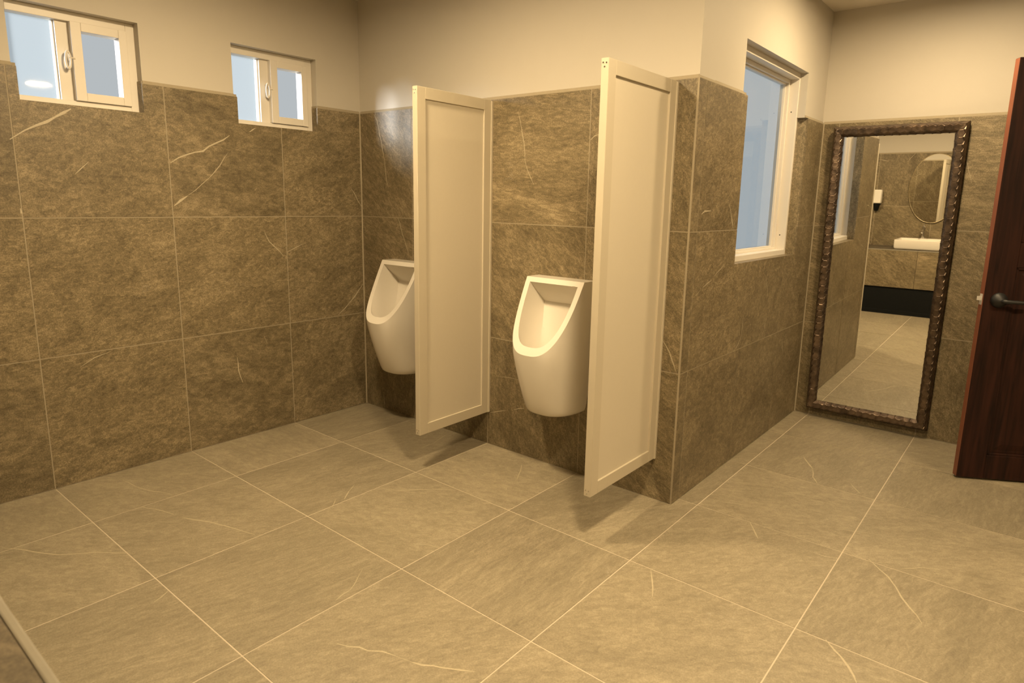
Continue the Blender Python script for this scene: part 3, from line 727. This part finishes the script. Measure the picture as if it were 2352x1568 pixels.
mbk.build('bowl', M['ceramic'], sk, bevel=0.006, smooth=40)
mb = MB(); mb.tube([(2.2125,-2.62,z0_+.030),(2.2125,-2.62,z0_+.034)], 0.022, 20); mb.build('drain', M['chrome'], sk, smooth=40)

fa = thing('faucet', 'small chrome faucet on the back rim of the washbasin', 'faucet', (2.2125, -2.815, z1_))
zf = z1_+0.0005
mb = MB(); mb.tube([(2.2125,-2.815,zf),(2.2125,-2.815,zf+.008),(2.2125,-2.815,zf+.010),(2.2125,-2.815,zf+.11)], [.026,.026,.021,.021], 20); mb.build('body', M['chrome'], fa, smooth=40)
mb = MB(); mb.tube([(2.2125,-2.80,zf+.085),(2.2125,-2.74,zf+.093),(2.2125,-2.70,zf+.088),(2.2125,-2.690,zf+.070)], [.014,.012,.012,.011], 14); mb.build('spout', M['chrome'], fa, smooth=50)
mb = MB(); mb.tube([(2.2125,-2.815,zf+.110),(2.2125,-2.815,zf+.132),(2.2125,-2.815,zf+.140)], [.022,.020,.010], 20); mb.tube([(2.2125,-2.815,zf+.128),(2.215,-2.79,zf+.155),(2.218,-2.765,zf+.172)], [.008,.007,.006], 10)
mb.build('lever', M['chrome'], fa, smooth=40)

ov = thing('oval_mirror', 'oval wall mirror with a thin pale gold rim above the washbasin', 'mirror', (2.258, YF, 1.415))
def ell(a, b, y, n=72): return [(2.258+a*math.cos(2*math.pi*i/n), y, 1.415+b*math.sin(2*math.pi*i/n)) for i in range(n)]
mb = MB(); n_ = 72; mb.add(ell(.252,.388,YF+.003)+ell(.252,.388,YF+.016), [tuple(range(n_))[::-1], tuple(range(n_, 2*n_))]+[(i,(i+1) % n_,n_+(i+1) % n_,n_+i) for i in range(n_)])
mb.build('mirror_glass', M['mirror'], ov)
rm = ell(.255,.391,YF+.012); rm.append(rm[0]); rm.append(rm[1])
mb = MB(); mb.tube(rm, 0.0045, 8, caps=False); mb.build('rim', M['brass'], ov, smooth=60)

ds = thing('soap_dispenser', 'white wall mounted soap dispenser with a black nozzle and its shadow modelled below, left of the oval mirror', 'dispenser', (1.688, YF, 1.23))
mb = MB(); mb.box((1.643, YF+.002, 1.238), (1.733, YF+.085, 1.400)); mb.build('cover', M['white'], ds, bevel=0.012, smooth=40, seg=3)
mb = MB(); mb.add([(1.653,YF+.002,1.236),(1.723,YF+.002,1.236),(1.723,YF+.072,1.236),(1.653,YF+.072,1.236),(1.662,YF+.002,1.150),(1.700,YF+.002,1.150),(1.700,YF+.040,1.150),(1.662,YF+.040,1.150)],
                  [(0,1,2,3),(4,7,6,5),(0,4,5,1),(1,5,6,2),(2,6,7,3),(3,7,4,0)]); mb.build('nozzle_with_shadow', M['black'], ds, bevel=0.004)  # black taper: pump nozzle plus the dispenser's shadow, modelled as one solid

bt = thing('pump_bottle', 'slim amber pump bottle with a black top on the counter below the soap dispenser', 'bottle', (1.640, -2.75, VZ))
mb = MB(); mb.tube([(1.64,-2.75,VZ+.001),(1.64,-2.75,VZ+.004),(1.64,-2.75,VZ+.120),(1.64,-2.75,VZ+.138),(1.64,-2.75,VZ+.150)], [.024,.026,.026,.020,.011], 20); mb.build('bottle_body', M['amber'], bt, smooth=40)
mb = MB(); mb.tube([(1.64,-2.75,VZ+.150),(1.64,-2.75,VZ+.172),(1.64,-2.75,VZ+.173),(1.64,-2.75,VZ+.195)], [.013,.013,.005,.005], 14); mb.tube([(1.64,-2.75,VZ+.193),(1.64,-2.70,VZ+.190)], .006, 10)
mb.build('pump', M['black'], bt, smooth=40)

# ------------------------------------------------------------------ recessed ceiling lamps
def downlight(x, y, label, r=0.11):
    d = thing('ceiling_downlight', label, 'lamp', (x, y, ZC), 'round recessed ceiling lamps')
    mb = MB(); n = 40
    prof_ = [(r, ZC-.0005), (r+.018, ZC-.0005), (r+.018, ZC-.006), (r+.004, ZC-.010), (r-.002, ZC-.004)]
    for rr, z in prof_: mb.v += [Vector((x+rr*math.cos(2*math.pi*i/n), y+rr*math.sin(2*math.pi*i/n), z)) for i in range(n)]
    for k in range(len(prof_)-1):
        for i in range(n): mb.f.append([k*n+i, k*n+(i+1) % n, (k+1)*n+(i+1) % n, (k+1)*n+i]); mb.m.append(0)
    mb.build('lamp_ring', M['lampring'], d, smooth=50)
    mb = MB(); mb.add([(x+(r-.001)*math.cos(2*math.pi*i/n), y+(r-.001)*math.sin(2*math.pi*i/n), ZC-.004) for i in range(n)], [tuple(range(n))[::-1]])
    mb.build('diffuser', M['lamp'], d)
LAMPS = [(1.30, -1.22, 'round ceiling downlight nearest the two small windows', 0.100),
         (2.75, -1.30, 'round ceiling downlight over the middle of the floor, in front of the washbasin'),
         (2.84, 0.95, 'round ceiling downlight in the alcove above the framed mirror', 0.078),
         (5.15, -0.17, 'round ceiling downlight at the right side of the room, reflected in the left window')]
for a in LAMPS: downlight(*a)
